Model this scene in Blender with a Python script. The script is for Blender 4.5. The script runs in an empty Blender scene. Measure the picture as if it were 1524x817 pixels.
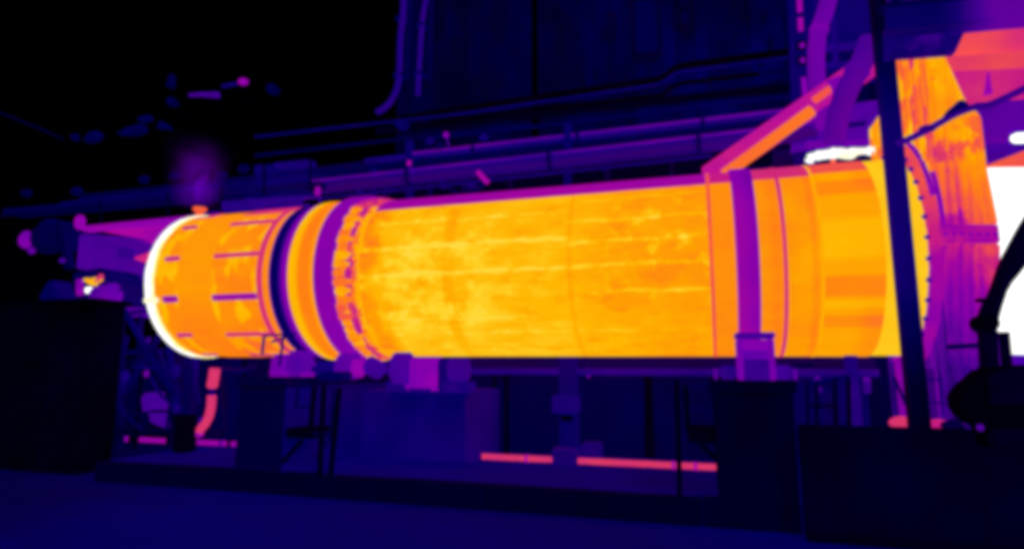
# Infrared (thermogram) view of a rotary kiln in a plant yard.  In this band every surface gives off
# what the camera records, so a material is a TEMPERATURE (emission through one false-colour scale),
# and real light (hot parts, a dim sun, a cold night-dark sky) adds the shading on top.
import bpy, bmesh, math, random
from mathutils import Vector, Matrix
random.seed(7)
S = bpy.context.scene
C = S.collection
R = math.radians
PI = math.pi

# ------------------------------------------------------------------ camera
CZ = 2.75
F_PX, YAW, PITCH = 915.6, -0.306, 0.1471
cam = bpy.data.cameras.new('camera'); camo = bpy.data.objects.new('camera', cam); C.objects.link(camo)
cam.sensor_width = 36.0; cam.lens = 36.0 * F_PX / 1524.0; cam.clip_start = 0.05; cam.clip_end = 2000
camo.location = (0, 0, CZ); camo.rotation_euler = (PI / 2 + PITCH, 0, -YAW)
S.camera = camo
# ------------------------------------------------------------------ world, sun, exposure
SUN_EL, SUN_AZ = R(44), R(132)          # azimuth clockwise from +Y
w = bpy.data.worlds.new('World'); S.world = w; w.use_nodes = True
wn = w.node_tree.nodes; wl = w.node_tree.links; wn.clear()
sky = wn.new('ShaderNodeTexSky'); sky.sky_type = 'NISHITA'; sky.sun_disc = False
sky.sun_elevation = SUN_EL; sky.sun_rotation = SUN_AZ
tint = wn.new('ShaderNodeMix'); tint.data_type = 'RGBA'; tint.blend_type = 'MULTIPLY'; tint.inputs[0].default_value = 1
tint.inputs[7].default_value = (0.25, 0.0, 1.0, 1)
bg = wn.new('ShaderNodeBackground'); bg.inputs[1].default_value = 0.00008   # the sky reads ice-cold in infrared
wo = wn.new('ShaderNodeOutputWorld')
wl.new(sky.outputs[0], tint.inputs[6]); wl.new(tint.outputs[2], bg.inputs[0]); wl.new(bg.outputs[0], wo.inputs[0])
sl = bpy.data.lights.new('sun', 'SUN'); sl.energy = 0.55; sl.angle = R(14); sl.color = (0.20, 0.0, 1.0)
so = bpy.data.objects.new('sun', sl); C.objects.link(so)
sd = Vector((math.sin(SUN_AZ) * math.cos(SUN_EL), math.cos(SUN_AZ) * math.cos(SUN_EL), math.sin(SUN_EL)))
so.rotation_euler = sd.to_track_quat('Z', 'Y').to_euler(); so.location = sd * 60
S.view_settings.view_transform = 'Standard'; S.view_settings.look = 'None'
S.view_settings.exposure = 0; S.view_settings.gamma = 1; S.view_settings.use_curve_mapping = False
S.render.engine = 'CYCLES'
S.cycles.pixel_filter_type = 'BLACKMAN_HARRIS'; S.cycles.filter_width = 5.2   # the soft optics of an infrared sensor
S.cycles.use_denoising = True; S.cycles.max_bounces = 6; S.cycles.volume_step_rate = 1.0

# ------------------------------------------------------------------ survey: sight lines to points at a stated depth Y
_f = Vector((math.sin(YAW) * math.cos(PITCH), math.cos(YAW) * math.cos(PITCH), math.sin(PITCH)))
_r = Vector((math.cos(YAW), -math.sin(YAW), 0)); _u = _r.cross(_f)
def P(px, py, Y):
    d = _f + (px - 762) / F_PX * _r - (py - 408.5) / F_PX * _u
    d = d * (Y / d.y); return Vector((d.x, d.y, d.z + CZ))

# ------------------------------------------------------------------ materials
SCALE = [(0.00, '000000'), (0.07, '00001c'), (0.13, '000038'), (0.19, '00004f'), (0.26, '15006a'), (0.34, '44008f'),
         (0.43, '8400a8'), (0.50, 'a6069c'), (0.56, 'c81c80'), (0.62, 'e23c60'), (0.68, 'f85c38'), (0.74, 'ff8010'),
         (0.80, 'ff9d00'), (0.86, 'ffb800'), (0.92, 'ffd628'), (0.97, 'fff4a0'), (1.00, 'ffffff')]
def lin(h):
    out = []
    for i in (0, 2, 4):
        c = int(h[i:i + 2], 16) / 255; out.append(c / 12.92 if c <= .04045 else ((c + .055) / 1.055) ** 2.4)
    return (*out, 1)
class N:                                   # tiny expression builder over shader nodes
    def __init__(s, nt, k): s.nt, s.k = nt, k
    def m(s, op, o=None, o2=None):
        n = s.nt.nodes.new('ShaderNodeMath'); n.operation = op
        for i, v in enumerate((s, o, o2)):
            if v is None: continue
            if isinstance(v, N): s.nt.links.new(v.k, n.inputs[i])
            else: n.inputs[i].default_value = v
        return N(s.nt, n.outputs[0])
    def __add__(s, o): return s.m('ADD', o)
    __radd__ = __add__
    def __sub__(s, o): return s.m('SUBTRACT', o)
    def __rsub__(s, o): return (s * -1) + o
    def __mul__(s, o): return s.m('MULTIPLY', o)
    __rmul__ = __mul__
    def abs(s): return s.m('ABSOLUTE')
    def step(s, a, b):
        n = s.nt.nodes.new('ShaderNodeMapRange'); n.interpolation_type = 'SMOOTHSTEP'
        s.nt.links.new(s.k, n.inputs[0]); n.inputs[1].default_value = a; n.inputs[2].default_value = b
        return N(s.nt, n.outputs[0])
class Mat:
    def __init__(s, name, albedo=(0.022, 0.0, 0.20), rough=0.6):
        s.mat = bpy.data.materials.new(name); s.mat.use_nodes = True; nt = s.nt = s.mat.node_tree
        s.b = nt.nodes['Principled BSDF']; s.b.inputs['Base Color'].default_value = (*albedo, 1)
        s.b.inputs['Roughness'].default_value = rough; s.b.inputs['Specular IOR Level'].default_value = 0.0
        g = nt.nodes.new('ShaderNodeNewGeometry'); x = nt.nodes.new('ShaderNodeSeparateXYZ')
        nt.links.new(g.outputs['Position'], x.inputs[0])
        s.pos = g.outputs['Position']; s.x, s.y, s.z = (N(nt, x.outputs[i]) for i in range(3))
    def vec(s, x, y, z=0.0):
        n = s.nt.nodes.new('ShaderNodeCombineXYZ')
        for i, v in enumerate((x, y, z)):
            if isinstance(v, N): s.nt.links.new(v.k, n.inputs[i])
            else: n.inputs[i].default_value = v
        return n.outputs[0]
    def noise(s, vec=None, scale=1.0, detail=4.0, rough=0.55, sx=(1, 1, 1)):
        nt = s.nt; n = nt.nodes.new('ShaderNodeTexNoise'); n.inputs['Scale'].default_value = scale
        n.inputs['Detail'].default_value = detail; n.inputs['Roughness'].default_value = rough
        m = nt.nodes.new('ShaderNodeMapping'); m.inputs['Scale'].default_value = sx
        nt.links.new(vec or s.pos, m.inputs[0]); nt.links.new(m.outputs[0], n.inputs['Vector'])
        return N(nt, n.outputs[0])
    def rnd(s):
        n = s.nt.nodes.new('ShaderNodeObjectInfo'); return N(s.nt, n.outputs['Random'])
    def heat(s, v, strength=1.0):
        nt = s.nt; r = nt.nodes.new('ShaderNodeValToRGB'); e = r.color_ramp.elements
        e[0].position, e[0].color = SCALE[0][0], lin(SCALE[0][1]); e[1].position, e[1].color = 1.0, (1, 1, 1, 1)
        for p, h in SCALE[1:-1]:
            q = e.new(p); q.color = lin(h)
        nt.links.new(v.k, r.inputs[0]); nt.links.new(r.outputs[0], s.b.inputs['Emission Color'])
        s.b.inputs['Emission Strength'].default_value = strength
        return s.mat
_cache = {}
def T(v, var=0.03, scale=1.2, sx=(1, 1, 1), albedo=(0.022, 0.0, 0.20), rough=0.6, strength=1.0, rnd=0.0):
    key = (v, var, scale, sx, albedo, rough, strength, rnd)
    if key in _cache: return _cache[key]
    m = Mat('heat_%03d_%d' % (v * 100, len(_cache)), albedo, rough)
    t = (m.noise(scale=scale, sx=sx) - 0.5) * (2.4 * var) + v
    if rnd: t = t + (m.rnd() - 0.5) * rnd
    _cache[key] = m.heat(t, strength); return _cache[key]
DARK = (0.004, 0.0, 0.03)
HOTA = (0.03, 0.01, 0.01)
black = lambda: T(0.012, 0.012, 0.8, albedo=DARK)
cold = lambda v=.06: T(v, 0.02, 0.9, albedo=(0.006, 0, 0.05))

# ------------------------------------------------------------------ mesh helpers
class MB:
    def __init__(s): s.v, s.f = [], []
    def add(s, vs, fs):
        o = len(s.v); s.v += [Vector(v) for v in vs]; s.f += [tuple(i + o for i in q) for q in fs]; return s
    def box(s, x0, x1, y0, y1, z0, z1):
        return s.add([(x, y, z) for z in (z0, z1) for y in (y0, y1) for x in (x0, x1)],
                     [(0, 2, 3, 1), (4, 5, 7, 6), (0, 1, 5, 4), (1, 3, 7, 5), (3, 2, 6, 7), (2, 0, 4, 6)])
    def slab(s, pts, Y, t):                # outline standing at depth Y, real thickness t in Y
        a = [P(*p, Y) for p in pts]; n = len(a); b = [q + Vector((0, t, 0)) for q in a]
        fs = [tuple(range(n)), tuple(range(2 * n - 1, n - 1, -1))] + [(i, n + i, n + (i + 1) % n, (i + 1) % n) for i in range(n)]
        return s.add(a + b, fs)
    def bar(s, a, b, w, h=None, up=Vector((0, 0, 1))):
        a, b = Vector(a), Vector(b); h = h or w; d = (b - a).normalized()
        if abs(d.dot(up)) > .95: up = Vector((0, 1, 0))
        x = d.cross(up).normalized() * w / 2; z = x.cross(d).normalized() * h / 2
        vs = [a - x - z, a + x - z, a + x + z, a - x + z, b - x - z, b + x - z, b + x + z, b - x + z]
        return s.add(vs, [(0, 1, 2, 3), (7, 6, 5, 4), (0, 4, 5, 1), (1, 5, 6, 2), (2, 6, 7, 3), (3, 7, 4, 0)])
    def tube(s, pts, r, n=12, cap=True):
        pts = [Vector(p) for p in pts]; rs = r if isinstance(r, (list, tuple)) else [r] * len(pts)
        o = len(s.v); up = Vector((0.13, 0.21, 1)).normalized()
        for i, p in enumerate(pts):
            d = (pts[min(i + 1, len(pts) - 1)] - pts[max(i - 1, 0)]).normalized()
            u = up if abs(d.dot(up)) < .9 else Vector((1, 0.2, 0)).normalized()
            x = d.cross(u).normalized(); z = x.cross(d)
            s.v += [p + (x * math.cos(k * 2 * PI / n) + z * math.sin(k * 2 * PI / n)) * rs[i] for k in range(n)]
        for i in range(len(pts) - 1):
            for k in range(n):
                a, b = o + i * n + k, o + i * n + (k + 1) % n; s.f.append((a, b, b + n, a + n))
        if cap: s.f += [tuple(range(o + n - 1, o - 1, -1)), tuple(range(o + (len(pts) - 1) * n, o + len(pts) * n))]
        return s
    def ball(s, c, r, n=10, sq=(1, 1, 1), jit=0):
        c = Vector(c); o = len(s.v); m = n // 2
        for i in range(m + 1):
            t = PI * i / m
            for k in range(n):
                q = 2 * PI * k / n; j = 1 + random.uniform(-jit, jit)
                s.v.append(c + Vector((math.sin(t) * math.cos(q) * sq[0], math.sin(t) * math.sin(q) * sq[1], math.cos(t) * sq[2])) * r * j)
        for i in range(m):
            for k in range(n):
                a, b = o + i * n + k, o + i * n + (k + 1) % n; s.f.append((a, a + n, b + n, b))
        return s
    def lathe(s, prof, n=120, closed=False, jit=0.0):   # prof: (X, radius) along the kiln axis
        o = len(s.v); k_ = len(prof)
        for X, r in prof:
            for k in range(n):
                q = 2 * PI * k / n; j = random.uniform(-jit, jit)
                s.v.append(axis(X + j) + Vector((0, -math.cos(q), math.sin(q))) * (r + j * .5))
        for i in range(k_ if closed else k_ - 1):
            for k in range(n):
                a, b = o + i * n + k, o + i * n + (k + 1) % n; i2 = (i + 1) % k_
                c, d = o + i2 * n + (k + 1) % n, o + i2 * n + k
                s.f.append((a, b, c, d))
        return s
KY, KZ, KS = 14.158, 2.2014 + CZ, -0.0044
def axis(X): return Vector((X, KY, KZ + KS * X))
def wloc(o):
    p = Vector((0, 0, 0))
    while o: p += o.location; o = o.parent
    return p
def obj(name, mb, mat, parent=None, smooth=False, bevel=0.0):
    off = wloc(parent) if parent else Vector((0, 0, 0))
    me = bpy.data.meshes.new(name); me.from_pydata([v - off for v in mb.v], [], mb.f)
    bm = bmesh.new(); bm.from_mesh(me); bmesh.ops.recalc_face_normals(bm, faces=bm.faces)
    if bevel: bmesh.ops.bevel(bm, geom=list(bm.edges), offset=bevel, segments=2, affect='EDGES', clamp_overlap=True)
    bm.to_mesh(me); bm.free()
    if smooth:
        for p in me.polygons: p.use_smooth = True
        try: me.set_sharp_from_angle(angle=R(38))
        except Exception: pass
    me.materials.append(mat); o = bpy.data.objects.new(name, me); C.objects.link(o); o.parent = parent
    return o
def tag(o, label, cat, group=None):
    o['label'] = label; o['category'] = cat
    if group: o['group'] = group
    return o
def thing(name, label, cat, loc=(0, 0, 0), group=None):
    o = bpy.data.objects.new(name, None); C.objects.link(o); o.location = loc; o.empty_display_size = .2
    return tag(o, label, cat, group)
def struct(name, mb, mat):
    o = obj(name, mb, mat); o['kind'] = 'structure'; return o
def bend(pts, k=6):                        # Catmull-Rom through points
    pts = [Vector(p) for p in pts]; q = [pts[0] * 2 - pts[1]] + pts + [pts[-1] * 2 - pts[-2]]; out = []
    for i in range(1, len(q) - 2):
        a, b, c, d = q[i - 1:i + 3]
        for j in range(k):
            t = j / k; out.append(.5 * ((2 * b) + (c - a) * t + (2 * a - 5 * b + 4 * c - d) * t * t + (3 * b - a - 3 * c + d) * t ** 3))
    return out + [pts[-1]]
BX = lambda *a: MB().box(*a)

# ================================================================== THE SETTING
gm = Mat('ground', (0.014, 0, 0.22), 0.8)
g = gm.noise(scale=.28, detail=5, sx=(.5, 1, 1)); g2 = gm.noise(scale=2.5, detail=6)
struct('ground', MB().add([(-600, -300, 0), (600, -300, 0), (600, 900, 0), (-600, 900, 0)], [(0, 1, 2, 3)]),
       gm.heat((g - .5) * .16 + (g2 - .5) * .085 + .158 + gm.x.step(-9.5, -14.5) * -.07))
WZ = 0.45                                   # walkway level
wk = Mat('walkway_concrete', (0.02, 0, 0.22), 0.7)
pl = struct('walkway', BX(-14.2, 6.5, 11.95, 16.3, 0, WZ), wk.heat((wk.noise(scale=1.1, detail=7, rough=.65) - .5) * .12 + .182))
for i in range(9):                          # kerb stones along the front of the walkway
    x0 = -14.2 + i * 2.0; x1 = min(x0 + 1.985, 1.36)
    if x0 > 1.2: break
    obj('kerb_stone', BX(x0, x1, 11.6 + .008 * (i % 3), 11.947, 0, WZ + .006 * ((i * 5) % 3)), T(.055, .025, 1.0, albedo=(.008, 0, .06), rnd=.02), pl, bevel=.015)
bw = obj('pier_back_wall', BX(-34, 9, 16.3, 16.7, 0, 3.0), T(.105, .09, .4, sx=(1, 1, .6), albedo=(.006, 0, .06)))
tag(bw, 'long dark concrete wall standing behind the piers under the kiln', 'wall')
for i in range(20):
    x = -33 + i * 2.1
    obj('wall_joint', BX(x, x + .12, 16.24, 16.32, .02, 2.98), cold(.03), bw)
# tall clad building behind
bd = thing('factory_building', 'tall dark building clad in vertical sheets behind the pipe bridge', 'building', (-2, 21, 0))
BYF = 21.0
xl, xr = P(592, 100, BYF).x, P(1560, 100, BYF).x
obj('core_wall', BX(xl + .1, xr, BYF + .12, BYF + 5, 0, 19), T(0.0, .005, albedo=(.002, 0, .005)), bd)
pm = Mat('wall_sheet', (0.006, 0, 0.07), 0.55)
st = pm.noise(scale=.42, detail=7, rough=.68, sx=(1, 1, .55)); st2 = pm.noise(scale=1.7, detail=4, sx=(2.2, 1, .12))
wx = pm.x.step(-11.5, 2.5)
pm_mat = pm.heat(wx * .06 + .07 + (st - .5) * .42 * (wx * .5 + .5) + (st2 - .5) * .08 + (pm.rnd() - .5) * .03)
PW = .62; k = 0; x = xl; gap_x = P(795, 60, BYF).x
while x < xr - .1:
    x1 = min(x + PW * random.choice((.8, 1, 1, 1.3)), xr)
    if x < gap_x - .13 < x1: x1 = gap_x - .13
    elif abs(x - gap_x + .13) < .01: x = x1 = gap_x + .13; continue
    for (z0, z1) in ((3.0, 8.9), (8.93, 12.4), (12.43, 15.6), (15.63, 19)):
        o = .012 * ((k * 7) % 3)
        obj('wall_sheet', BX(x + .014, x1 - .014, BYF + o, BYF + .12, z0, z1), pm_mat, bd); k += 1
    x = x1
for a, b in (((940, -4), (981, 82)), ((1010, 12), (1025, 42))):
    p, q = P(*a, BYF - .1), P(*b, BYF - .1)
    wd = obj('window', MB().bar((p.x, BYF - .06, p.z), (p.x, BYF - .06, q.z), .22, .1).bar((q.x, BYF - .06, p.z), (q.x, BYF - .06, q.z), .1, .1)
             .bar((p.x, BYF - .06, q.z), (q.x, BYF - .06, q.z), .1, .35).bar((p.x, BYF - .06, p.z), (q.x, BYF - .06, p.z), .1, .3), T(.015, .02), bd)
    obj('pane', BX(p.x + .1, q.x - .05, BYF - .04, BYF - .025, q.z + .15, p.z - .15), T(.15, .02, albedo=DARK), wd)
for a, b in (((905, 20), (918, 60)), ((895, 40), (902, 62)), ((1000, 22), (1018, 40)), ((1132, 15), (1142, 32)), ((1142, 58), (1152, 80)), ((1145, 122), (1156, 150)), ((1158, 118), (1170, 155)), ((862, 110), (872, 128)), ((1128, 82), (1136, 100))):
    p, q = P(*a, BYF - .05), P(*b, BYF - .05)
    obj('vent_box', BX(p.x, q.x, BYF - .12, BYF - .002, q.z, p.z), T(.008, .015), bd, bevel=.02)
p, q = P(655, 62, BYF), P(1180, 28, BYF)
obj('cladding_rail', BX(xl + .05, xr, BYF - .05, BYF - .003, 12.38, 12.47), T(.05, .03), bd)

# ================================================================== THE KILN
kiln = thing('rotary_kiln', 'huge glowing orange rotary kiln drum lying across the yard', 'kiln', (-5, KY, 0))
def shell_mat(name, base, sky_reflect=True, blot=.05, streak=.02, lines=(), reflect_v=.47, edge=50, extra=None, cells=0.0):
    m = Mat(name, HOTA, .5)
    a = (m.z - KZ).m('ARCTAN2', (m.y * -1) + KY)
    uv = m.vec(m.x, a * 2.0)
    wob = (m.noise(uv, .9, 4) - .5) * .09
    n1 = m.noise(uv, .75, 5, .6, (1, 1.25, 1)); n2 = m.noise(uv, 2.2, 5, .65, (.32, 2.0, 1)); n3 = m.noise(uv, 6, 3, .5, (.25, 2.6, 1))
    v = (n1 - .5) * (blot * 2.2) + (n2 - .5) * (streak * 2.4) + (n3 - .5) * streak + base
    for a0, x0, x1, wd, amp in lines:       # caked deposits in long streaks
        ln = ((a - R(a0) + wob).abs() * (m.noise(uv, 1.3, 3, .6) * 2.4 - .1)).step(R(wd), R(wd * .25)) * m.x.step(x0 - .3, x0 + .2) * m.x.step(x1 + .3, x1 - .2)
        v = v + ln * (m.noise(uv, 3.6, 6, .72, (.55, 1.3, 1)).step(.36, .52)) * amp
    if cells:                               # lining bricks behind the shell show as faint squares
        cx = (m.x * 2.2).m('SINE').abs().step(.12, .0); v = v - cx * cells
    if extra: v = v + extra(m, a, uv)
    if sky_reflect:                            # grazing reflection of the cold sky, painted into the crown's colour
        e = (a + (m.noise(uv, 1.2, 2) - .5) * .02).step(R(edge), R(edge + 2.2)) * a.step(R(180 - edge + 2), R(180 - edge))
        v = v - e * (v - (m.noise(uv, .8, 3) - .5) * .05 - reflect_v)
    v = v.m('MINIMUM', .924)
    return m.heat(v)
def shell(name, prof, mat, n=128, jit=0, closed=False, parent=None):
    if len(prof) == 2: prof = [(prof[0][0] + .001, 1.88)] + prof + [(prof[1][0] - .001, 1.88)]
    return obj(name, MB().lathe(prof, n, closed, jit), mat, parent or kiln, smooth=True)
# hot nose ring at the open end
nm = Mat('nose_ring_heat', HOTA, .5)
shell('nose_ring', [(-13.80, 1.62), (-13.80, 1.98), (-13.77, 2.03), (-13.58, 2.045), (-13.50, 2.02), (-13.50, 1.62)], nm.heat((nm.noise(scale=2.2, detail=5) - .5) * .12 + 1.025 - nm.x.step(-13.60, -13.50) * .07, 1.15), n=160, jit=.022, closed=True)
a_ = R(-17); c = axis(-13.62) + Vector((0, -math.cos(a_), math.sin(a_))) * 2.06
obj('nose_lug', MB().box(c.x - .14, c.x + .24, c.y - .06, c.y + .08, c.z - .07, c.z + .07), T(.985, .02, 2, albedo=HOTA, strength=1.1), kiln, bevel=.02)
# rows of lining plates
def ex_left(m, a, uv): return (a.step(R(-25), R(-55)) * -.045) + (m.noise(uv, 1.4, 2, .4, (1.8, .9, 1)).step(.50, .60) * .085)
shell('shell_section', [(-13.50, 1.99), (-12.73, 2.0)], shell_mat('shell_a', .775, True, .05, .03, reflect_v=.56, edge=61, extra=lambda m, a, uv: ex_left(m, a, uv) + m.x.step(-13.40, -13.54) * .08))
shell('shell_section', [(-12.73, 2.012), (-11.71, 2.012)], shell_mat('shell_b', .785, True, .03, .02, reflect_v=.72, edge=61, extra=lambda m, a, uv: a.step(R(-10), R(-40)) * -.04))
shell('shell_section', [(-11.71, 2.0), (-10.27, 2.0)], shell_mat('shell_c', .765, True, .05, .03, reflect_v=.60, edge=58, extra=ex_left))
shell('retaining_ring', [(-10.29, 1.99), (-10.29, 2.035), (-10.16, 2.035), (-10.16, 1.99)], T(.585, .03, 1.2, albedo=HOTA))
shell('shell_section', [(-10.16, 2.0), (-9.90, 2.0)], shell_mat('shell_d', .755, True, .02, .02, reflect_v=.66, edge=60))
# cold riding ring and its hot flange
shell('riding_ring', [(-9.93, 1.9), (-9.93, 2.05), (-9.44, 2.05), (-9.44, 1.9)], (lambda m: m.heat((m.noise(scale=.8) - .5) * .04 + .185 + (m.x + 9.76).abs().step(.0, .27) * .25))(Mat('riding_ring_heat', (.02, 0, .1))))
fm = Mat('flange_heat', HOTA, .5)
fx = fm.x.step(-9.42, -9.3) * fm.x.step(-9.02, -9.2)
shell('flange', [(-9.42, 1.9), (-9.42, 2.03), (-9.34, 2.09), (-9.2, 2.10), (-8.85, 2.075), (-8.62, 2.09), (-8.62, 1.9)],
      fm.heat((fm.noise(scale=1.1) - .5) * .06 + .745 + fx * .115 + fm.x.step(-8.85, -8.68) * .06))
gg = shell('girth_gear', [(-8.62, 1.95), (-8.62, 2.15), (-8.57, 2.17), (-8.16, 2.17), (-8.11, 2.15), (-8.11, 1.95)], T(.435, .02, .8, albedo=(.05, 0, .08)))
shell('shell_section', [(-8.12, 1.99), (-7.80, 1.99)], shell_mat('shell_e', .74, True, .14, .05, reflect_v=.47, edge=56))
shell('gear_flange', [(-7.84, 1.98), (-7.84, 2.06), (-7.71, 2.06), (-7.71, 1.98)], (lambda m: m.heat((m.noise(scale=1.9, detail=5) - .5) * .75 + .58))(Mat('gear_flange_heat', HOTA)), jit=.018)
cm = Mat('crust_heat', HOTA)
ca_ = cm.noise(scale=4.2, detail=6, rough=.7); cb_ = cm.noise(scale=1.3, detail=3)
shell('crust', [(-8.13, 1.97), (-8.11, 2.03), (-7.98, 2.07), (-7.86, 2.055), (-7.7, 2.05), (-7.58, 2.02), (-7.5, 1.99)], cm.heat((ca_ - .5) * .75 + (cb_ - .5) * .3 + .745 - ((cm.x + 7.76) + (cb_ - .5) * .25).abs().step(.10, .03) * .2 - cm.z.step(6.4, 6.75) * .18), n=230, jit=.03)
tm = Mat('spring_plate_heat', HOTA); tmm = tm.heat((tm.noise(scale=3.4, detail=4) - .5) * .30 + .765 + (tm.rnd() - .5) * .16 - tm.z.step(6.35, 6.75) * .24)
tooth = None
for k in range(64):
    a = 2 * PI * (k + .3) / 64
    if tooth is None:
        mb = MB(); r0, r1 = 1.98, 2.10
        vs = []
        for X, ww, rr in ((-.17, .075, r1), (-.06, .085, r1 + .015), (.1, .07, r1 - .01), (.2, .045, r1 - .05)):
            vs += [(X, -rr, -ww), (X, -rr, ww), (X, -r0, ww), (X, -r0, -ww)]
        fs = [(0, 1, 2, 3), (15, 14, 13, 12)] + [(i * 4 + j, i * 4 + (j + 1) % 4, i * 4 + 4 + (j + 1) % 4, i * 4 + 4 + j) for i in range(3) for j in range(4)]
        mb.add(vs, fs); mb.v = [v + wloc(gg) for v in mb.v]
        o = tooth = obj('spring_plate', mb, tmm, gg)
    else:
        o = tooth.copy(); C.objects.link(o)
    o.location = axis(-7.98 + random.uniform(-.10, .08)) - wloc(kiln); o.rotation_euler = (-a, 0, random.uniform(-.02, .02))
    s_ = random.uniform(.7, 1.6); o.scale = (s_, random.uniform(.985, 1.012), random.uniform(.65, 1.35))
shell('seal_band', [(-7.71, 1.99), (-7.71, 2.025), (-7.50, 2.02), (-7.50, 1.99)], shell_mat('seal_band_heat', .845, True, .03, .02, reflect_v=.60, edge=52), jit=.012)
# long main shell, four welded courses
ML = [(12, -7.5, -2.7, 2.2, .07), (-6, -7.5, -.1, 1.9, .075), (31, -7.4, -3.0, 1.6, .05), (8.5, -2.7, -.1, 2.2, .085), (22, -2.6, .1, 1.4, .06), (-21.5, -2.2, .1, 1.7, .085), (39, -2.4, .1, 1.5, .055), (-48, -7.4, .1, 1.4, .035), (-36, -7.3, -3.4, 1.2, .05)]
def ex_main(m, a, uv):
    v = m.x.step(-3.4, -.6) * -.052 + m.x.step(-6.75, -7.2) * m.noise(uv, 1.1, 3).step(.36, .54) * -.085
    w1 = m.noise(uv, 1.15, 4, .6, (.9, 1.1, 1)).step(.42, .56) * m.x.step(-7.2, -6.7) * m.x.step(-3.6, -5.2) * a.step(R(22), R(10)) * a.step(R(-52), R(-30))
    w2 = m.noise(uv, 2.3, 3, .55, (1.1, .9, 1)).step(.54, .64) * m.x.step(-2.4, -1.2) * a.step(R(42), R(30)) * a.step(R(-32), R(-22))
    sm = ((m.x + 5.33) + (m.noise(uv, 1.5, 2) - .5) * .1).abs().step(.17, .08) * m.noise(uv, .8, 3).step(.38, .6) * -.045
    s2 = ((m.x + 2.62)).abs().step(.07, .03) * -.028
    gr = m.noise(uv, 3.6, 7, .72, (.8, 1.1, 1)).step(.50, .64) * (m.x.step(-3.0, -5.0) * .6 + .4) * .048 - m.noise(uv, 2.4, 7, .72, (.6, 1.2, 1)).step(.52, .64) * .042
    gr = gr + a.step(R(-20), R(-50)) * .018
    return v + gr + w1 * .058 + w2 * .07 - m.noise(uv, .8, 3, .5, (.5, 1.4, 1)).step(.45, .6) * m.x.step(-3, -1) * .03 + sm + s2
mm = shell_mat('main_shell_heat', .857, True, .05, .034, ML, reflect_v=.485, edge=46, extra=ex_main)
for x0, x1, r in ((-7.5, -5.33, 2.0), (-5.33, -2.62, 1.998), (-2.62, .11, 2.0)):
    shell('shell_course', [(x0, r), (x1, r)], mm)
cr = dict(sky_reflect=True, reflect_v=.585, edge=46)
shell('weld_band', [(.11, 1.97), (.11, 2.012), (.18, 2.012), (.18, 1.97)], T(.665, .03, 1.2, albedo=HOTA))
shell('shell_section', [(.18, 2.0), (.60, 2.0)], shell_mat('shell_f', .765, True, .03, .015, reflect_v=.55, edge=46))
shell('tyre', [(.585, 1.95), (.585, 2.03), (.61, 2.055), (.97, 2.055), (1.0, 2.03), (1.0, 1.95)], (lambda m: m.heat((m.noise(scale=1.4, detail=4) - .5) * .06 + .47 + m.x.step(.62, .98) * -.035 + m.z.step(5.6, 6.4) * -.03 + m.z.step(3.6, 3.2) * .05))(Mat('tyre_heat', (.05, 0, .06))))
shell('shell_section', [(.99, 2.0), (1.41, 2.0)], shell_mat('shell_g', .775, extra=lambda m, a, uv: m.x.step(1.1, 1.3) * -.025, **cr))
shell('weld_band', [(1.41, 1.97), (1.41, 2.015), (1.475, 2.015), (1.475, 1.97)], T(.575, .04, 1.0, albedo=HOTA))
shell('shell_section', [(1.475, 2.0), (2.04, 2.0)], shell_mat('shell_h', .785, blot=.075, streak=.02, extra=lambda m, a, uv: m.x.step(1.85, 1.93) * m.x.step(2.02, 1.98) * -.03, **cr))
shell('weld_band', [(2.04, 1.97), (2.04, 2.008), (2.085, 2.008), (2.085, 1.97)], T(.83, .04, 1.5, albedo=HOTA))
def ex_end(m, a, uv):
    d = 0
    for a0, wd, am in ((34, 7, -.055), (-23, 7, -.06), (-44, 5, -.05), (2, 13, .035), (-33, 3, .03)):
        d = ((a - R(a0)).abs().step(R(wd), R(wd * .6)) * am) + d
    return d + m.x.step(2.55, 2.95) * a.abs().step(R(20), R(45)) * -.04
shell('shell_section', [(2.085, 2.0), (3.07, 2.004)], shell_mat('shell_i', .815, blot=.02, streak=.02, extra=ex_end, sky_reflect=True, reflect_v=.65, edge=48))
shell('inlet_seal', [(3.07, 1.985), (3.75, 1.985)], shell_mat('inlet_seal_heat', .885, sky_reflect=False, blot=.02, streak=.012))
# cleats (cooler bars) between the lining plates
bar0 = {}
for row, (X0, X1, wd, vv) in enumerate(((-13.22, -12.76, .055, .55), (-11.66, -10.33, .05, .57))):
    for k in range(12):
        a = R(-17 + 30 * k)
        big = (k == 0)
        key = (row, big)
        if key not in bar0:
            w_ = wd * (1.5 if big else 1)
            mb = BX(0, (X1 - X0), -2.035, -1.985, -w_, w_); mb.v = [v + wloc(kiln) for v in mb.v]
            o = bar0[key] = obj('cleat', mb, T(.47 if big else vv, .03, 1.0, albedo=HOTA), kiln, bevel=.012)
        else:
            o = bar0[key].copy(); C.objects.link(o)
        o.location = axis(X0) - wloc(kiln); o.rotation_euler = (-a, 0, 0)
c = P(296, 330, 14.5); ztp = P(296, 311, 14.5).z - c.z
obj('vent_stub', MB().tube([c, c + Vector((0, 0, ztp))], .12).tube([c + Vector((0, 0, ztp - .06)), c + Vector((0, 0, ztp + .03))], .19), T(.68, .05, 2, albedo=HOTA), kiln)
obj('inner_lining', MB().lathe([(-13.7, 1.64), (3.7, 1.7)], 64), T(.97, .03, 1, albedo=HOTA), kiln)

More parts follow.
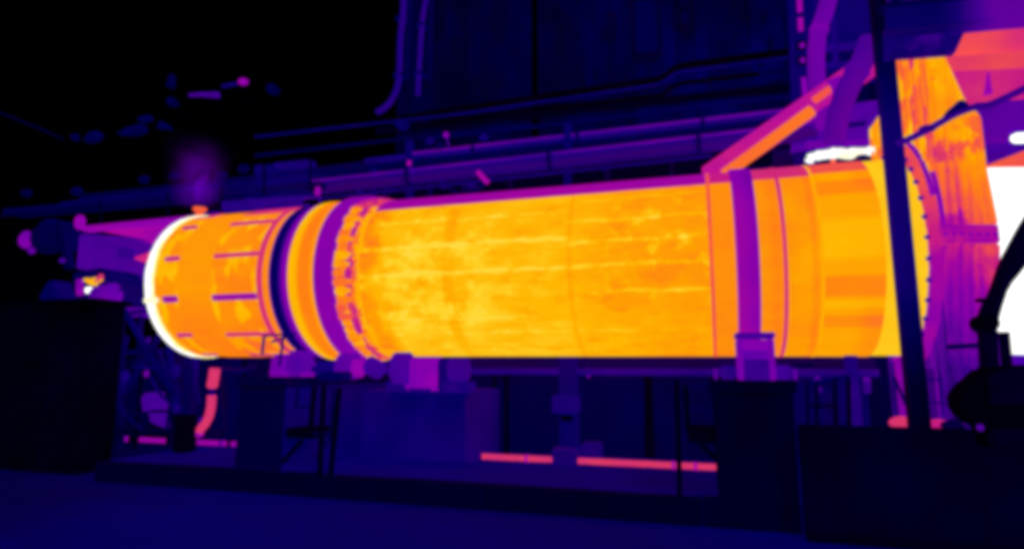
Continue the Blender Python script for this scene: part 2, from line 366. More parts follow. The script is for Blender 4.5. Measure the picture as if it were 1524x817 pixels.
# ================================================================== PIERS AND SUPPORTS
def pier(label, x0, x1, y0, y1, zt, mat, cap=True):
    t = thing('concrete_pier', label, 'pier', ((x0 + x1) / 2, (y0 + y1) / 2, WZ), 'piers carrying the kiln')
    obj('pier_body', BX(x0, x1, y0, y1, WZ + .002, zt - .22), mat, t, bevel=.03)
    if cap: obj('cap_slab', BX(x0 - .05, x1 + .05, y0 - .05, y1 + .05, zt - .218, zt), mat, t, bevel=.02)
    return t
pmat = T(.055, .055, .7, albedo=(.006, 0, .05))
ZP = 2.50
pier('dark concrete pier below the purple tyre band, beside the low wall', .06, 1.36, 11.62, 16.2, 2.50, pmat)
pL = pier('dark concrete pier below the cold blue riding ring', -10.15, -8.98, 11.62, 16.2, 2.50, T(.04, .05, .5, albedo=(.02, 0, .2)))
obj('lit_side', BX(-8.979, -8.93, 11.72, 16.19, WZ + .003, 2.27), T(.18, .045, .55, albedo=(.05, 0, .25)), pL, bevel=.01)  # added brighter slab, puts the lit tone of the pier's side into colour
# drive block behind
dx0, dx1 = P(536, 640, 13.7).x, P(692, 640, 13.7).x
db = thing('drive_plinth', 'wide blue concrete block below the girth gear, purple on its side', 'plinth', ((dx0 + dx1) / 2, 15, WZ))
zt = P(600, 582, 13.7).z
obj('block_body', BX(dx0, dx1, 13.7, 16.2, WZ + .002, zt), T(.205, .05, .5, albedo=(.07, 0, .3)), db, bevel=.03)
obj('block_base', BX(dx0 - .1, dx1 + .1, 13.55, 13.697, WZ + .002, WZ + .12), T(.2, .02), db, bevel=.01)
# support rollers
def roller_station(xc, label, mat1, mat2, w=.62):
    t = thing('roller_station', label, 'roller support', (xc, 11.9, 2.5), 'roller supports of the kiln')
    y0, y1 = 11.62, 12.2
    obj('side_plate', BX(xc - w / 2, xc - w / 2 + .1, y0, y1, 2.5, 3.22), mat1, t, bevel=.02)
    obj('side_plate', BX(xc + w / 2 - .1, xc + w / 2, y0, y1, 2.5, 3.22), mat1, t, bevel=.02)
    obj('top_cover', BX(xc - w / 2 - .02, xc + w / 2 + .02, y0 - .03, y1 - .1, 3.222, 3.33), T(.34, .02), t, bevel=.02)
    obj('shield_plate', BX(xc - w / 2 + .102, xc + w / 2 - .102, y0 + .03, y0 + .08, 3.02, 3.2), T(.43, .02), t)
    obj('shield_plate', BX(xc - w / 2 + .102, xc + w / 2 - .102, y0 + .02, y0 + .07, 2.5, 2.86), mat2, t)
    obj('back_plate', BX(xc - w / 2 + .102, xc + w / 2 - .102, y1 - .14, y1 - .1, 2.5, 3.2), T(.38, .04), t)
    obj('roller', MB().tube([(xc - .17, 12.45, 2.62), (xc + .17, 12.45, 2.62)], .28, 28), T(.40, .02, albedo=(.05, 0, .06)), t, smooth=True)
    for s in (-1, 1):
        b = obj('bearing_housing', BX(xc + s * .47 - .14, xc + s * .47 + .16, 12.0, 12.5, 2.5, 2.76), T(.29 if s < 0 else .32, .05, 2), t, bevel=.05)
        obj('bearing_cap', MB().tube([(xc + s * .65, 12.25, 2.60), (xc + s * .71, 12.25, 2.60)], .1, 14), T(.36, .02), b)
    return t
roller_station(.80, 'purple roller housing under the flat purple tyre band', T(.40, .02), T(.31, .03))
# roller group under the riding ring and girth gear
t = thing('roller_station', 'purple roller group with small rail under the cold riding ring', 'roller support', (-9.2, 12, 2.5), 'roller supports of the kiln')
for x0, x1, y, z1, v in ((-9.62, -9.3, 11.9, 3.02, .39), (-9.28, -8.9, 12.0, 3.10, .36), (-8.8, -8.3, 12.3, 2.85, .25)):
    obj('bearing_housing', BX(x0, x1, y, y + .7, 2.505, z1), T(v, .04), t, bevel=.09)
obj('roller', MB().tube([(-9.85, 12.55, 2.60), (-8.98, 12.55, 2.60)], .3, 28), T(.42, .03), t, smooth=True)
obj('oil_pan', BX(-8.35, -7.75, 12.0, 12.5, 2.42, 2.62), T(.16, .02), t, bevel=.04)
rl = MB()
for a, b in (((393, 500), (440, 496)), ((393, 500), (390, 528)), ((422, 498), (416, 545)), ((440, 496), (404, 509))):
    rl.bar(P(*a, 11.66), P(*b, 11.66), .045)
obj('guard_rail', rl, T(.22, .03), t)
# drive train lumps on the drive block
dt = thing('kiln_drive', 'purple drive motors and gearbox on the blue block under the kiln', 'drive motor', (-7.0, 14, zt))
for a, b, r, v, Y in (((508, 545), (522, 545), .30, .36, 12.75), ((522, 546), (532, 549), .20, .44, 12.75), ((548, 542), (560, 552), .22, .32, 13.0), ((590, 548), (602, 548), .38, .34, 13.3)):
    obj('motor', MB().tube([P(*a, Y), P(*b, Y) + Vector((.12, 0, 0))], r, 18), T(v, .04), dt, smooth=True)
gx0, gx1 = P(607, 548, 13.6), P(652, 548, 13.6)
gb = obj('gearbox', BX(gx0.x, gx1.x, 13.35, 14.1, zt + .02, P(630, 531, 13.4).z), T(.42, .07, 1.6), dt, bevel=.07)
obj('gearbox_rib', BX(gx0.x + .28, gx0.x + .34, 13.3, 13.349, zt + .1, P(630, 535, 13.4).z), T(.40, .02), gb)
m_ = P(682, 550, 13.6); obj('motor', MB().tube([m_ + Vector((-.18, 0, 0)), m_ + Vector((.22, 0, 0))], .27, 20), T(.31, .04), dt, smooth=True)
for px in (596, 630, 682):
    q = P(px, 572, 13.6); obj('motor_foot', BX(q.x - .3, q.x + .3, 13.4, 14, zt - .002, zt + .24), T(.27, .03), dt, bevel=.02)
obj('shaft_guard', BX(P(656, 545, 13.7).x, P(672, 545, 13.7).x, 13.5, 13.9, zt + .02, P(665, 533, 13.6).z), T(.24, .03), dt, bevel=.04)
# service beam and pipe under the kiln
b1 = obj('service_beam', BX(-8.6, 3.4, 15.0, 15.18, 2.72, 2.96), T(.13, .03, 1.0), None)
tag(b1, 'long thin dark beam running just under the kiln shell', 'beam')
b2 = obj('service_pipe', MB().tube([(-8.6, 14.8, 2.62), (3.4, 14.8, 2.60)], .085, 12), T(.275, .03, 1.0), None, smooth=True)
tag(b2, 'thin purple pipe running the length of the kiln underside', 'pipe')
# centre column
cc = thing('support_column', 'blue steel column under the middle of the kiln with bolted collar', 'column', (P(843, 690, 14.6).x, 14.7, WZ))
cx = P(845, 600, 14.6).x
obj('column_shaft', BX(cx - .2, cx + .2, 14.55, 14.95, WZ + .3, 3.0), T(.20, .03), cc, bevel=.02)
obj('collar', BX(cx - .36, cx + .22, 14.46, 15.04, P(840, 615, 14.5).z, P(840, 588, 14.5).z), T(.25, .02), cc, bevel=.03)
obj('foot_block', BX(cx + .22, cx + .66, 14.95, 15.6, WZ + .002, WZ + .45), T(.225, .03, albedo=(.05, 0, .28)), cc, bevel=.03)
obj('foot_block', BX(cx - .33, cx + .2, 14.3, 15.2, WZ + .002, WZ + .40), T(.215, .03, albedo=(.1, 0, .28)), cc, bevel=.03)
obj('clamp', BX(cx - .14, cx + .12, 14.45, 14.547, P(840, 626, 14.5).z, P(840, 618, 14.5).z), black(), cc)
# hot pipes on the walkway
def hotpipe(label, a, b, Y, v, r=.068, flanges=()):
    A, B = P(*a, Y), P(*b, Y)
    t = thing('hot_pipe', label, 'pipe', ((A.x + B.x) / 2, Y, WZ), 'hot pipes along the walkway')
    A.z = B.z = WZ + r + .02
    obj('pipe_run', MB().tube([A, B], r, 16), T(v, .035, 1.1, albedo=HOTA), t, smooth=True)
    for fr in flanges:
        c = A.lerp(B, fr); obj('pipe_flange', MB().tube([c - Vector((.035, 0, 0)), c + Vector((.035, 0, 0))], r * 1.35, 16), T(v - .12, .03, 2, albedo=HOTA), t)
    for fr in (.08, .5, .92):
        c = A.lerp(B, fr); obj('pipe_shoe', BX(c.x - .05, c.x + .05, Y - .07, Y + .07, WZ, WZ + .03), T(.2, .02), t)
    return t
hotpipe('glowing red pipe on the walkway between drive block and centre column', (718, 681), (826, 686), 14.75, .60, flanges=(.62,))
hotpipe('glowing red pipe on the walkway between centre column and concrete pier', (858, 687), (1083, 699), 14.75, .605, flanges=(.66, .8, .97))
hp = hotpipe('dim pink pipe low on the floor below the kiln nose', (182, 661), (352, 668), 14.9, .465, flanges=(.03, .55, .88))
for px0, px1 in ((190, 204), (246, 262), (338, 341)):
    q0, q1 = P(px0, 664, 14.8), P(px1, 664, 14.8); obj('pipe_cover', BX(q0.x, q1.x, 14.78, 14.98, WZ + .001, WZ + .19), cold(.02), hp, bevel=.01)
# stair platforms beside the piers
def platform(label, deck, legs, rails, brace, Y, v=.02):
    t = thing('access_platform', label, 'platform', (P(*deck[0], Y).x, Y, WZ), 'small platforms on the piers')
    a, b = P(*deck[0], Y), P(*deck[1], Y)
    obj('deck', BX(a.x, b.x, Y, Y + .9, b.z, a.z), T(v, .01, albedo=DARK), t, bevel=.01)
    for (q, r_) in legs: obj('post', MB().bar(P(*q, Y), P(*r_, Y), .09), T(v, .01, albedo=DARK), t)
    for i, (q, r_) in enumerate(rails): obj('rail', MB().bar(P(*q, Y), P(*r_, Y), .05), T(.10 if v < .05 else v, .02), t)
    for (q, r_) in brace: obj('brace', MB().bar(P(*q, Y), P(*r_, Y), .08), T(v, .01, albedo=DARK), t)
    return t
platform('small black platform with rails on the side of the riding ring pier', ((424, 637), (466, 653)),
         [((468, 575), (462, 640)), ((482, 573), (476, 708)), ((505, 577), (492, 706))], [((443, 575), (470, 575)), ((444, 575), (441, 606)), ((441, 606), (466, 605)), ((466, 645), (500, 644)), ((494, 650), (470, 680)), ((496, 575), (493, 640))], [((450, 655), (418, 690))], 11.75)
platform('small black platform with rails on the side of the tyre pier', ((1022, 638), (1079, 660)),
         [((1007, 566), (1012, 742)), ((1020, 574), (1024, 638))], [((1020, 576), (1058, 576)), ((1057, 576), (1058, 610)), ((1022, 607), (1058, 609)), ((1010, 652), (1024, 652))], [((1042, 660), (1076, 692))], 11.75)
# dark uprights and a lamp against the back wall
for px, lab in ((753, 'thin dark upright post against the wall near the drive block'), (962, 'thin dark upright post with lamp head against the wall')):
    t = thing('wall_post', lab, 'post', P(px, 660, 15.9))
    a, b = P(px, 552, 15.9), P(px + 1, 680, 15.9); b.z = max(b.z, WZ)
    obj('shaft', MB().bar(a, b, .1), cold(.012), t)
    obj('bracket', MB().slab([(px - 14, 548), (px + 8, 548), (px + 4, 562), (px - 4, 566)], 15.86, .12), cold(.015), t)
o = obj('wall_lamp', MB().tube([P(872, 549, 15.2), P(880, 558, 15.2)], [.07, .12], 12), T(.37, .03)); tag(o, 'tiny purple lamp hanging under the kiln right of the column', 'lamp')

# ================================================================== LEFT END
cb = thing('control_cabin', 'large black cabin standing left of the kiln nose', 'cabin', (-16.5, 12, 0))
ca, cbx = P(28, 600, 12.2).x, P(150, 600, 12.6).x
obj('cabin_body', BX(ca - 4, cbx, 12.2, 13.1, 0.002, P(100, 455, 12.2).z), T(.018, .04, .4, albedo=(.001, 0, .008)), cb, bevel=.04)
obj('roof_slab', BX(ca - 4.1, cbx + .1, 12.05, 13.2, P(100, 454, 12.2).z, P(100, 446, 12.2).z), T(.01, .02, albedo=(.001, 0, .008)), cb, bevel=.02)
obj('cabin_door', BX(-16.9, -15.9, 12.15, 12.198, .1, 2.2), T(.03, .03, albedo=(.001, 0, .008)), cb, bevel=.015)
obj('base_strip', BX(ca - 4, cbx, 12.1, 12.198, .003, .1), black(), cb)
# end hood into the nose
hd = thing('end_hood', 'tapered purple and pink hood feeding the white-hot kiln nose', 'hood', (P(180, 380, 14.6).x, 14.6, 2.9))
obj('hood_body', MB().slab([(117, 348), (196, 352), (232, 372), (232, 415), (180, 402), (112, 400)], 14.4, 1.6), T(.325, .06, .6, albedo=(.25, 0, .2)), hd, bevel=.05)
obj('hood_roof', MB().slab([(119, 337), (240, 329), (300, 320), (300, 372), (232, 366), (196, 351)], 14.8, 1.2), T(.475, .05, .7, albedo=(.25, 0, .1)), hd, bevel=.04)
obj('hood_rim', MB().slab([(119, 337), (300, 319), (300, 327), (170, 338), (122, 344)], 14.5, .3), T(.46, .03, .9), hd, bevel=.02)
obj('hood_hatch', MB().slab([(176, 366), (198, 370), (196, 386), (173, 383)], 14.3, .1), T(.30, .02), hd, bevel=.02)
obj('hood_knob', MB().ball(P(119, 331, 14.5), .17, 10, (1, 1, 1.5)), T(.46, .03), hd)
obj('hood_jaw', MB().slab([(196, 384), (238, 368), (238, 392), (222, 394)], 14.36, .5), T(.56, .05, 1.5, albedo=(.4, 0.02, .05)), hd, bevel=.03)
obj('skirt_panel', MB().slab([(176, 404), (230, 410), (230, 448), (176, 440)], 14.9, .2), T(.31, .05, 1.0, albedo=(.2, 0, .2)), hd, bevel=.02)
for px in (187, 206, 224): obj('skirt_rib', MB().bar(P(px, 404, 14.85), P(px, 448, 14.85), .07), T(.20, .02), hd)
for py in (418, 432): obj('skirt_rib', MB().bar(P(170, py, 14.85), P(232, py + 8, 14.85), .07), T(.14, .02), hd)
obj('skirt_panel', MB().slab([(184, 444), (226, 448), (236, 475), (184, 470)], 14.9, .2), T(.34, .05, 1.0, albedo=(.2, 0, .2)), hd, bevel=.02)
# burner machinery
bn = thing('burner_unit', 'small machine with a white-hot spot left of the kiln nose', 'burner', P(135, 450, 13.6))
obj('machine_body', MB().slab([(108, 405), (150, 398), (176, 426), (170, 452), (106, 452)], 13.7, 1.2), T(.14, .05, 1.2), bn, bevel=.05)
obj('hot_port', MB().slab([(126, 427), (137, 427), (138, 435), (125, 436)], 13.45, .3), T(1.0, .01, strength=1.5, albedo=HOTA), bn, bevel=.03)
obj('hot_rim', MB().slab([(121, 416), (127, 413), (131, 415), (142, 412), (144, 416), (136, 420), (133, 425), (128, 421)], 13.42, .25), T(.86, .16, 7, albedo=HOTA), bn, bevel=.03)
obj('hot_rim', MB().slab([(139, 428), (145, 431), (144, 436), (139, 436)], 13.5, .2), T(.76, .08, 6, albedo=HOTA), bn, bevel=.02)
obj('hot_lever', MB().tube([P(142, 418, 13.5), P(152, 410, 13.5)], .06, 10), T(.60, .08, 3, albedo=HOTA), bn)
obj('guard_box', MB().slab([(112, 416), (120, 414), (122, 438), (112, 440)], 13.6, .3), T(.42, .06, 2, albedo=HOTA), bn, bevel=.03)
obj('motor', MB().tube([P(146, 441, 13.6), P(170, 436, 13.6)], .3, 16), T(.37, .06, 1.6), bn, smooth=True)
# fan housing
fn = thing('fan_housing', 'dim blue fan housing with a purple cap far left of the hood', 'fan', P(80, 352, 15))
obj('housing', MB().slab([(58, 330), (72, 324), (112, 336), (110, 366), (96, 372), (54, 352)], 15, 1.0), T(.135, .05, .9), fn, bevel=.06)
obj('inlet', MB().tube([P(72, 356, 14.95), P(72, 356, 14.75)], .5, 24).tube([P(72, 356, 14.76), P(72, 356, 14.7)], .3, 24), T(.09, .03), fn)
obj('bracket', MB().bar(P(92, 332, 14.9), P(104, 400, 14.9), .22), T(.085, .02), fn)
obj('cap', MB().ball(P(39, 357, 15), .26, 12, (.9, .8, 1.2), .06), T(.40, .07, 2), fn, smooth=True)
obj('cap', MB().ball(P(47, 373, 15), .12, 10), T(.36, .03), fn, smooth=True)
obj('valve', MB().ball(P(94, 388, 14.8), .11, 10, (1.2, 1, .8)), T(.34, .03), fn, smooth=True)
o = obj('pump', MB().slab([(58, 440), (64, 428), (70, 418), (79, 417), (80, 432), (86, 438), (84, 446), (56, 446)], 12.9, .6), T(.17, .04, 2), bevel=.05); tag(o, 'small dim blue pump on top of the black cabin', 'pump')
# truss tower carrying the hood
tw = thing('truss_tower', 'dark braced steel tower under the end hood left of nose', 'tower', P(230, 690, 14.2))
for a, b, wd, v in (((180, 452), (178, 668), .16, .09), ((262, 452), (262, 690), .22, .03), ((184, 460), (262, 592), .13, .17), ((255, 470), (186, 585), .13, .14), ((250, 470), (263, 612), .17, .20), ((176, 525), (300, 522), .16, .12), ((176, 640), (330, 644), .14, .03),
                    ((285, 530), (281, 640), .3, .14), ((184, 560), (184, 585), .1, .22), ((210, 470), (205, 560), .1, .11)):
    obj('strut', MB().bar(P(*a, 14.3 + random.random() * .3), P(*b, 14.3 + random.random() * .3), wd), T(v, .03, 1.4), tw)
for a, b, r, v in (((176, 470), (250, 462), .05, .16), ((190, 500), (176, 610), .05, .12), ((236, 520), (270, 590), .06, .17), ((272, 540), (248, 640), .05, .13), ((200, 545), (258, 540), .045, .2), ((178, 600), (212, 640), .05, .12), ((292, 538), (296, 600), .06, .2), ((224, 560), (258, 604), .045, .21), ((185, 620), (256, 612), .04, .1), ((330, 548), (380, 546), .07, .16), ((330, 560), (334, 640), .06, .09)):
    A_, B_ = P(*a, 14.2), P(*b, 14.2); M_ = A_.lerp(B_, .5) + Vector((random.uniform(-.15, .15), 0, random.uniform(-.15, .1)))
    obj('service_hose', MB().tube(bend([A_, M_, B_]), r, 8), T(v, .06, 2), tw, smooth=True)
for px, py, r, v in ((218, 556, .09, .38), (186, 560, .16, .26), (262, 552, .17, .24), (263, 608, .12, .25), (221, 506, .08, .3)):
    obj('gusset', MB().ball(P(px, py, 14.15), r, 8, (1, .6, 1.2)), T(v, .04, 2), tw)
ch = thing('dust_chute', 'purple curved chute inside the dark tower below the nose', 'chute', P(230, 650, 14.6))
obj('chute_body', MB().slab([(208, 592), (216, 583), (222, 598), (233, 613), (252, 628), (257, 636), (240, 636), (222, 628), (221, 617), (211, 612)], 14.6, .7), T(.335, .03, 1.4), ch, bevel=.04)
obj('chute_foot', BX(P(215, 640, 15.3).x, P(258, 640, 15.3).x, 15.3, 15.7, WZ, P(230, 638, 14.7).z), cold(.03), ch)
hs = thing('hot_hose', 'glowing pink hose hanging below the white kiln nose', 'hose', P(290, 650, 13.9))
obj('hose_upper', MB().tube(bend([P(320, 548, 13.9), P(318, 562, 13.9), P(315, 578, 13.9)]), [.14] * 12 + [.08], 14), T(.60, .02, 2, albedo=HOTA), hs, smooth=True)
obj('hose_coupling', MB().tube([P(316, 578, 13.9), P(315, 590, 13.9)], .07, 12), T(.24, .04), hs)
obj('hose_lower', MB().tube(bend([P(315, 588, 13.9), P(314, 606, 13.9), P(308, 626, 13.9), P(295, 642, 13.9)]), .115, 14), T(.60, .02, 2, albedo=HOTA), hs, smooth=True)
obj('hose_nozzle', MB().tube([P(299, 644, 13.9), P(284, 649, 13.9)], .11, 12), T(.46, .05, 3), hs)
obj('hose_guard', MB().slab([(284, 628), (298, 620), (300, 634), (284, 638)], 14.2, .3), T(.30, .03), hs, bevel=.03)
dk = obj('pump_housing', BX(P(258, 620, 13.4).x, P(276, 620, 13.4).x, 13.4, 13.9, WZ, P(268, 618, 13.4).z), T(.01, .01, albedo=DARK), bevel=.05)
tag(dk, 'black pump housing between the purple chute and pink hose', 'pump')

# ================================================================== PIPE BRIDGE BEHIND THE KILN
YB = 18.0
def pipe_thing(name, label, cat, pts, r, v, n=14, group='pipes of the pipe bridge', var=.03, collars=(), cv=None, highlight=None, rough=.35, alb=(.11, 0, .6)):
    path = [P(*p) for p in pts]
    t = thing(name, label, cat, path[0], group)
    obj('pipe_run', MB().tube(path, r, n), T(v, var, .9, albedo=alb, rough=rough), t, smooth=True)
    if highlight:
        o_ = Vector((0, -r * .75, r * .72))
        obj('highlight_strip', MB().tube([path[0].lerp(path[-1], .12) + o_] + [p + o_ for p in path[1:]], .042, 8), T(highlight, .07, .7, sx=(.6, 1, 1)), t, smooth=True)  # added glowing strip, stands in for the highlight along the pipe top
    for px, py, Y in collars:
        c = P(px, py, Y); d = (path[-1] - path[0]).normalized()
        obj('collar', MB().tube([c - d * .06, c + d * .06], r * 1.35, n), T(cv if cv is not None else v - .06, .02), t)
    return t
pipe_thing('steam_pipe', 'thick purple steam pipe of the bridge just above the kiln', 'pipe', [(370, 291, 17.2), (800, 243, 17.2), (1215, 196, 17.2)], .24, .19, 18, highlight=.36, collars=[(610, 264, 17.2), (820, 240, 17.2), (1040, 215, 17.2)])
pipe_thing('steam_pipe', 'slim purple pipe above the thick steam pipe', 'pipe', [(545, 241, 17.6), (1010, 188, 17.6), (1200, 166, 17.6)], .10, .20, 14, highlight=.37, collars=[(705, 222, 17.6), (860, 204, 17.6), (1046, 183, 17.6)])
pipe_thing('cable_conduit', 'thin blue conduit stepping up along the bridge', 'conduit', [(380, 204, 18.2), (700, 168, 18.2), (975, 127, 18.2), (986, 123, 18.2), (1004, 110, 18.2), (1016, 107, 18.2), (1185, 85, 18.2)], .042, .205, 10, alb=(.02, 0, .15))
pipe_thing('cable_tray', 'black cable pipe above the thin stepped conduit', 'cable tray', [(590, 177, 18.3), (700, 160, 18.3), (978, 119, 18.3), (992, 113, 18.3), (1004, 102, 18.3), (1018, 98, 18.3), (1185, 76, 18.3)], .11, .004, 10, alb=(.01, 0, .02))
pipe_thing('cable_tray', 'black cable pipe below the thin stepped conduit', 'cable tray', [(640, 182, 18.3), (780, 165, 18.3), (984, 142, 18.3), (1004, 128, 18.3), (1016, 124, 18.3), (1130, 110, 18.3)], .07, .004, 10, alb=(.01, 0, .02))
pipe_thing('cable_conduit', 'faint blue conduit low behind the girth gear', 'conduit', [(380, 232, 18.8), (790, 185, 18.8)], .05, .14, 8, alb=(.02, 0, .1), collars=[(470, 222, 18.8), (640, 202, 18.8)])
pipe_thing('cable_conduit', 'dim blue conduit between the slim pipe and the stepped conduit', 'conduit', [(640, 207, 18.6), (1190, 142, 18.6)], .045, .17, 8, alb=(.02, 0, .1), collars=[(760, 193, 18.6), (930, 173, 18.6), (1090, 154, 18.6)])
pipe_thing('cable_conduit', 'dim purple conduit hanging just under the thick steam pipe', 'conduit', [(470, 296, 17.0), (1060, 232, 17.0)], .05, .23, 8, alb=(.02, 0, .1), collars=[(600, 282, 17.0), (750, 266, 17.0)])
br = thing('pipe_bridge', 'dark steel bridge frame carrying the pipes behind the kiln', 'bridge', (-6, 18, 0))
A, B = P(20, 312, 17.8), P(1215, 176, 17.8)
obj('lower_chord', MB().bar(P(120, 300, 17.9), P(1215, 186, 17.9), .14, .5), T(.11, .04, .6, sx=(.4, 1, 1)), br)
obj('upper_chord', MB().bar(P(560, 196, 18.6), P(1215, 126, 18.6), .14, .22), cold(.03), br)
obj('deck_panel', MB().slab([(560, 300), (560, 275), (1215, 205), (1215, 236), (900, 276)], 18.4, .1), cold(.045), br)
for px, v in ((556, .19), (610, .20), (640, .13), (690, .11), (760, .07), (845, .19), (905, .08), (1000, .05), (1100, .05)):
    tp = 250 - (px - 560) * .107; bt = 306 - (px - 560) * .075
    if px in (610, 845): tp -= 34
    obj('upright', MB().bar(P(px, tp, 17.5), P(px, bt + 60, 17.5), .20 if v > .15 else .12), T(v, .03), br)
for a, b in (((560, 300), (608, 262)), ((645, 262), (690, 296)), ((672, 258), (705, 290)), ((735, 262), (700, 292)), ((890, 240), (905, 262))):
    obj('diagonal', MB().bar(P(*a, 17.6), P(*b, 17.6), .1), T(.15, .04), br)
for a in ((575, 279), (540, 272), (535, 286), (660, 276), (702, 276), (640, 210), (655, 218), (720, 205)):
    obj('fitting', MB().ball(P(*a, 17.45), .14, 8, (1.2, .8, .8), .15), T(.16 + random.uniform(-.1, .1), .05, 2), br)
# deck towards the far end
lg = thing('catwalk', 'dim blue catwalk running left behind the kiln nose', 'catwalk', P(200, 300, 17))
obj('deck', MB().bar(P(20, 318, 17), P(486, 278, 17), .8, .16), T(.12, .05, .5), lg)
obj('hand_rail', MB().bar(P(90, 303, 16.6), P(480, 262, 16.6), .05), T(.20, .04), lg)
obj('kick_plate', MB().slab([(378, 246), (462, 242), (462, 290), (440, 300), (378, 300)], 16.9, .2), T(.215, .05, .7), lg, bevel=.02)
obj('kick_plate', MB().slab([(330, 300), (445, 292), (445, 302), (330, 312)], 16.5, .2), T(.28, .04, .7), lg)
obj('ledge', MB().slab([(408, 243), (462, 238), (462, 246), (408, 249)], 16.6, .3), T(.25, .04), lg)
for a, b, v, wd in (((0, 322), (480, 284), .10, .05), ((60, 312), (470, 272), .17, .05), ((150, 296), (480, 256), .15, .04), ((240, 280), (560, 240), .13, .05), ((330, 306), (470, 294), .34, .05), ((300, 318), (460, 305), .28, .06)):
    obj('side_rail', MB().bar(P(*a, 16.7), P(*b, 16.7), wd), T(v, .05, 1.2), lg)
for px, py in ((393, 244), (462, 237), (150, 297), (250, 286), (330, 278)):
    obj('rail_post', MB().bar(P(px, py, 16.6), P(px, py + 48, 16.6), .06), cold(.03), lg)
for q in ((40, 288), (115, 285), (200, 290), (330, 262), (362, 252), (300, 285), (215, 268), (260, 262)):
    obj('junction_box', MB().ball(P(*q, 17.2), .2, 8, (1.3, .8, .8), .15), T(.11, .05, 2), lg)
# small warm fittings
for name, lab, q, r, v, sq in (('lamp', 'small purple lamp above the bridge pipes', (664, 201, 17.0), .085, .42, (1, 1, 1.1)), ('valve', 'tiny magenta valve on the thick steam pipe', (609, 243, 16.9), .07, .50, (1, 1, 1.4)),
                               ('valve', 'magenta valve above the flange of the kiln', (473, 285, 16.2), .11, .46, (.8, 1, 1.5))):
    t = thing(name, lab, name, P(*q)); obj('head', MB().ball(P(*q), r, 12, sq), T(v, .03, 3), t, smooth=True)
    obj('stem', MB().bar(P(*q), P(q[0] + 4, q[1] + 17, q[2]), .05), T(.32, .03), t)
o = obj('steam_rod', MB().tube([P(711, 256, 16.8), P(726, 272, 16.8)], .075, 12), T(.49, .03, 3), smooth=True); tag(o, 'short magenta pipe stub slanting below the steam pipe', 'pipe stub')
# wall conduits
for lab, pts, r, v, br_ in (('purple downpipe on the building edge, foot bent to the left', [(602, -30), (600, 20), (596, 60), (594, 115), (588, 140), (576, 158), (561, 168)], .115, .265, ((597, 28), (594, 112))),
                            ('straight purple downpipe on the building wall beside the bent one', [(642, -30), (633, 5), (628, 40), (624, 100), (622, 142)], .095, .27, ((627, 38), (623, 110)))):
    path = bend([P(*p, 20.6) for p in pts]); t = thing('downpipe', lab, 'pipe', path[-1], 'downpipes on the building')
    obj('pipe_run', MB().tube(path, r, 14), T(v, .025, .8, albedo=(.1, 0, .3)), t, smooth=True)
    for q in br_:
        c = P(*q, 20.6); obj('pipe_clamp', MB().box(c.x - .2, c.x + .16, 20.5, 20.95, c.z - .06, c.z + .06), T(.17, .03), t)
    obj('flashing', MB().bar(P(pts[2][0] + 15, -20, 20.8), P(pts[2][0] + 10, 120, 20.8), .16, .1), T(.10, .03), t)
o = obj('lamp_hood', MB().slab([(583, 180), (603, 178), (600, 188), (590, 190)], 18.0, .4), T(.19, .03), bevel=.03); tag(o, 'small blue lamp hood under the conduit at the building corner', 'lamp')

# ================================================================== UPPER LEFT: DARK GANTRY WITH FAR FITTINGS
gt = thing('conveyor_gantry', 'almost black conveyor gantry in the upper left with faint glints', 'gantry', P(250, 300, 26))
ga, gb_ = P(95, 222, 26), P(415, 138, 26); up = Vector((0, 0, .9))
for o_ in (Vector((0, 0, 0)), up): obj('chord', MB().bar(ga + o_, gb_ + o_, .1), T(.0, .01, albedo=(.004, 0, .01)), gt)
for i in range(11):
    a = ga.lerp(gb_, i / 11); b = ga.lerp(gb_, (i + 1) / 11)
    obj('lattice', MB().bar(a + (up if i % 2 else up * 0), b + (up * 0 if i % 2 else up), .07), T(.0, .01, albedo=(.004, 0, .01)), gt)
obj('gantry_leg', MB().bar(P(250, 190, 26), P(252, 560, 26), .3), T(.0, .01, albedo=(.004, 0, .01)), gt)
for pts, v in (([(125, 207), (133, 197), (142, 195), (146, 202), (138, 208), (126, 211)], 0.135), ([(173, 199), (188, 190), (210, 184), (211, 194), (197, 199)], 0.130), ([(204, 176), (219, 171), (219, 177), (206, 180)], 0.125),
               ([(104, 204), (109, 199), (108, 208)], .12), ([(233, 190), (238, 180), (245, 185), (249, 191), (240, 190)], 0.145), ([(247, 150), (252, 144), (258, 150), (260, 154), (250, 156)], 0.115), ([(247, 128), (250, 117), (253, 110), (252, 126), (249, 130)], .12),
               ([(396, 128), (404, 124), (411, 131), (404, 138), (398, 137)], 0.115)):
    obj('housing', MB().slab(pts, 25.6, .4), T(v, .07, 1.8), gt)
gl = thing('flood_light', 'faint purple floodlight bar hanging in the upper left dark', 'floodlight', P(310, 143, 25.5))
obj('light_bar', MB().tube([P(282, 142, 25.5), P(300, 141, 25.5), P(324, 142, 25.5)], [.08, .11, .17], 12), T(.33, .05, 1.2), gl, smooth=True)
l2 = thing('flood_light', 'purple round floodlight glowing in the upper left dark', 'floodlight', P(362, 122, 25.5))
obj('lamp_head', MB().ball(P(362, 122, 25.5), .23, 14, (1.25, 1, .8)), T(.45, .04, 1.5), l2, smooth=True)
obj('lamp_arm', MB().tube([P(332, 129, 25.5), P(352, 125, 25.5)], .09, 10), T(.24, .04), l2)
o = obj('overhead_cable', MB().tube(bend([P(-20, 160, 25), P(20, 176, 25), P(60, 192, 25), P(94, 208, 25)]), .045, 8), T(.085, .06, 1.5)); tag(o, 'faint overhead cable sloping down from the left edge', 'cable')

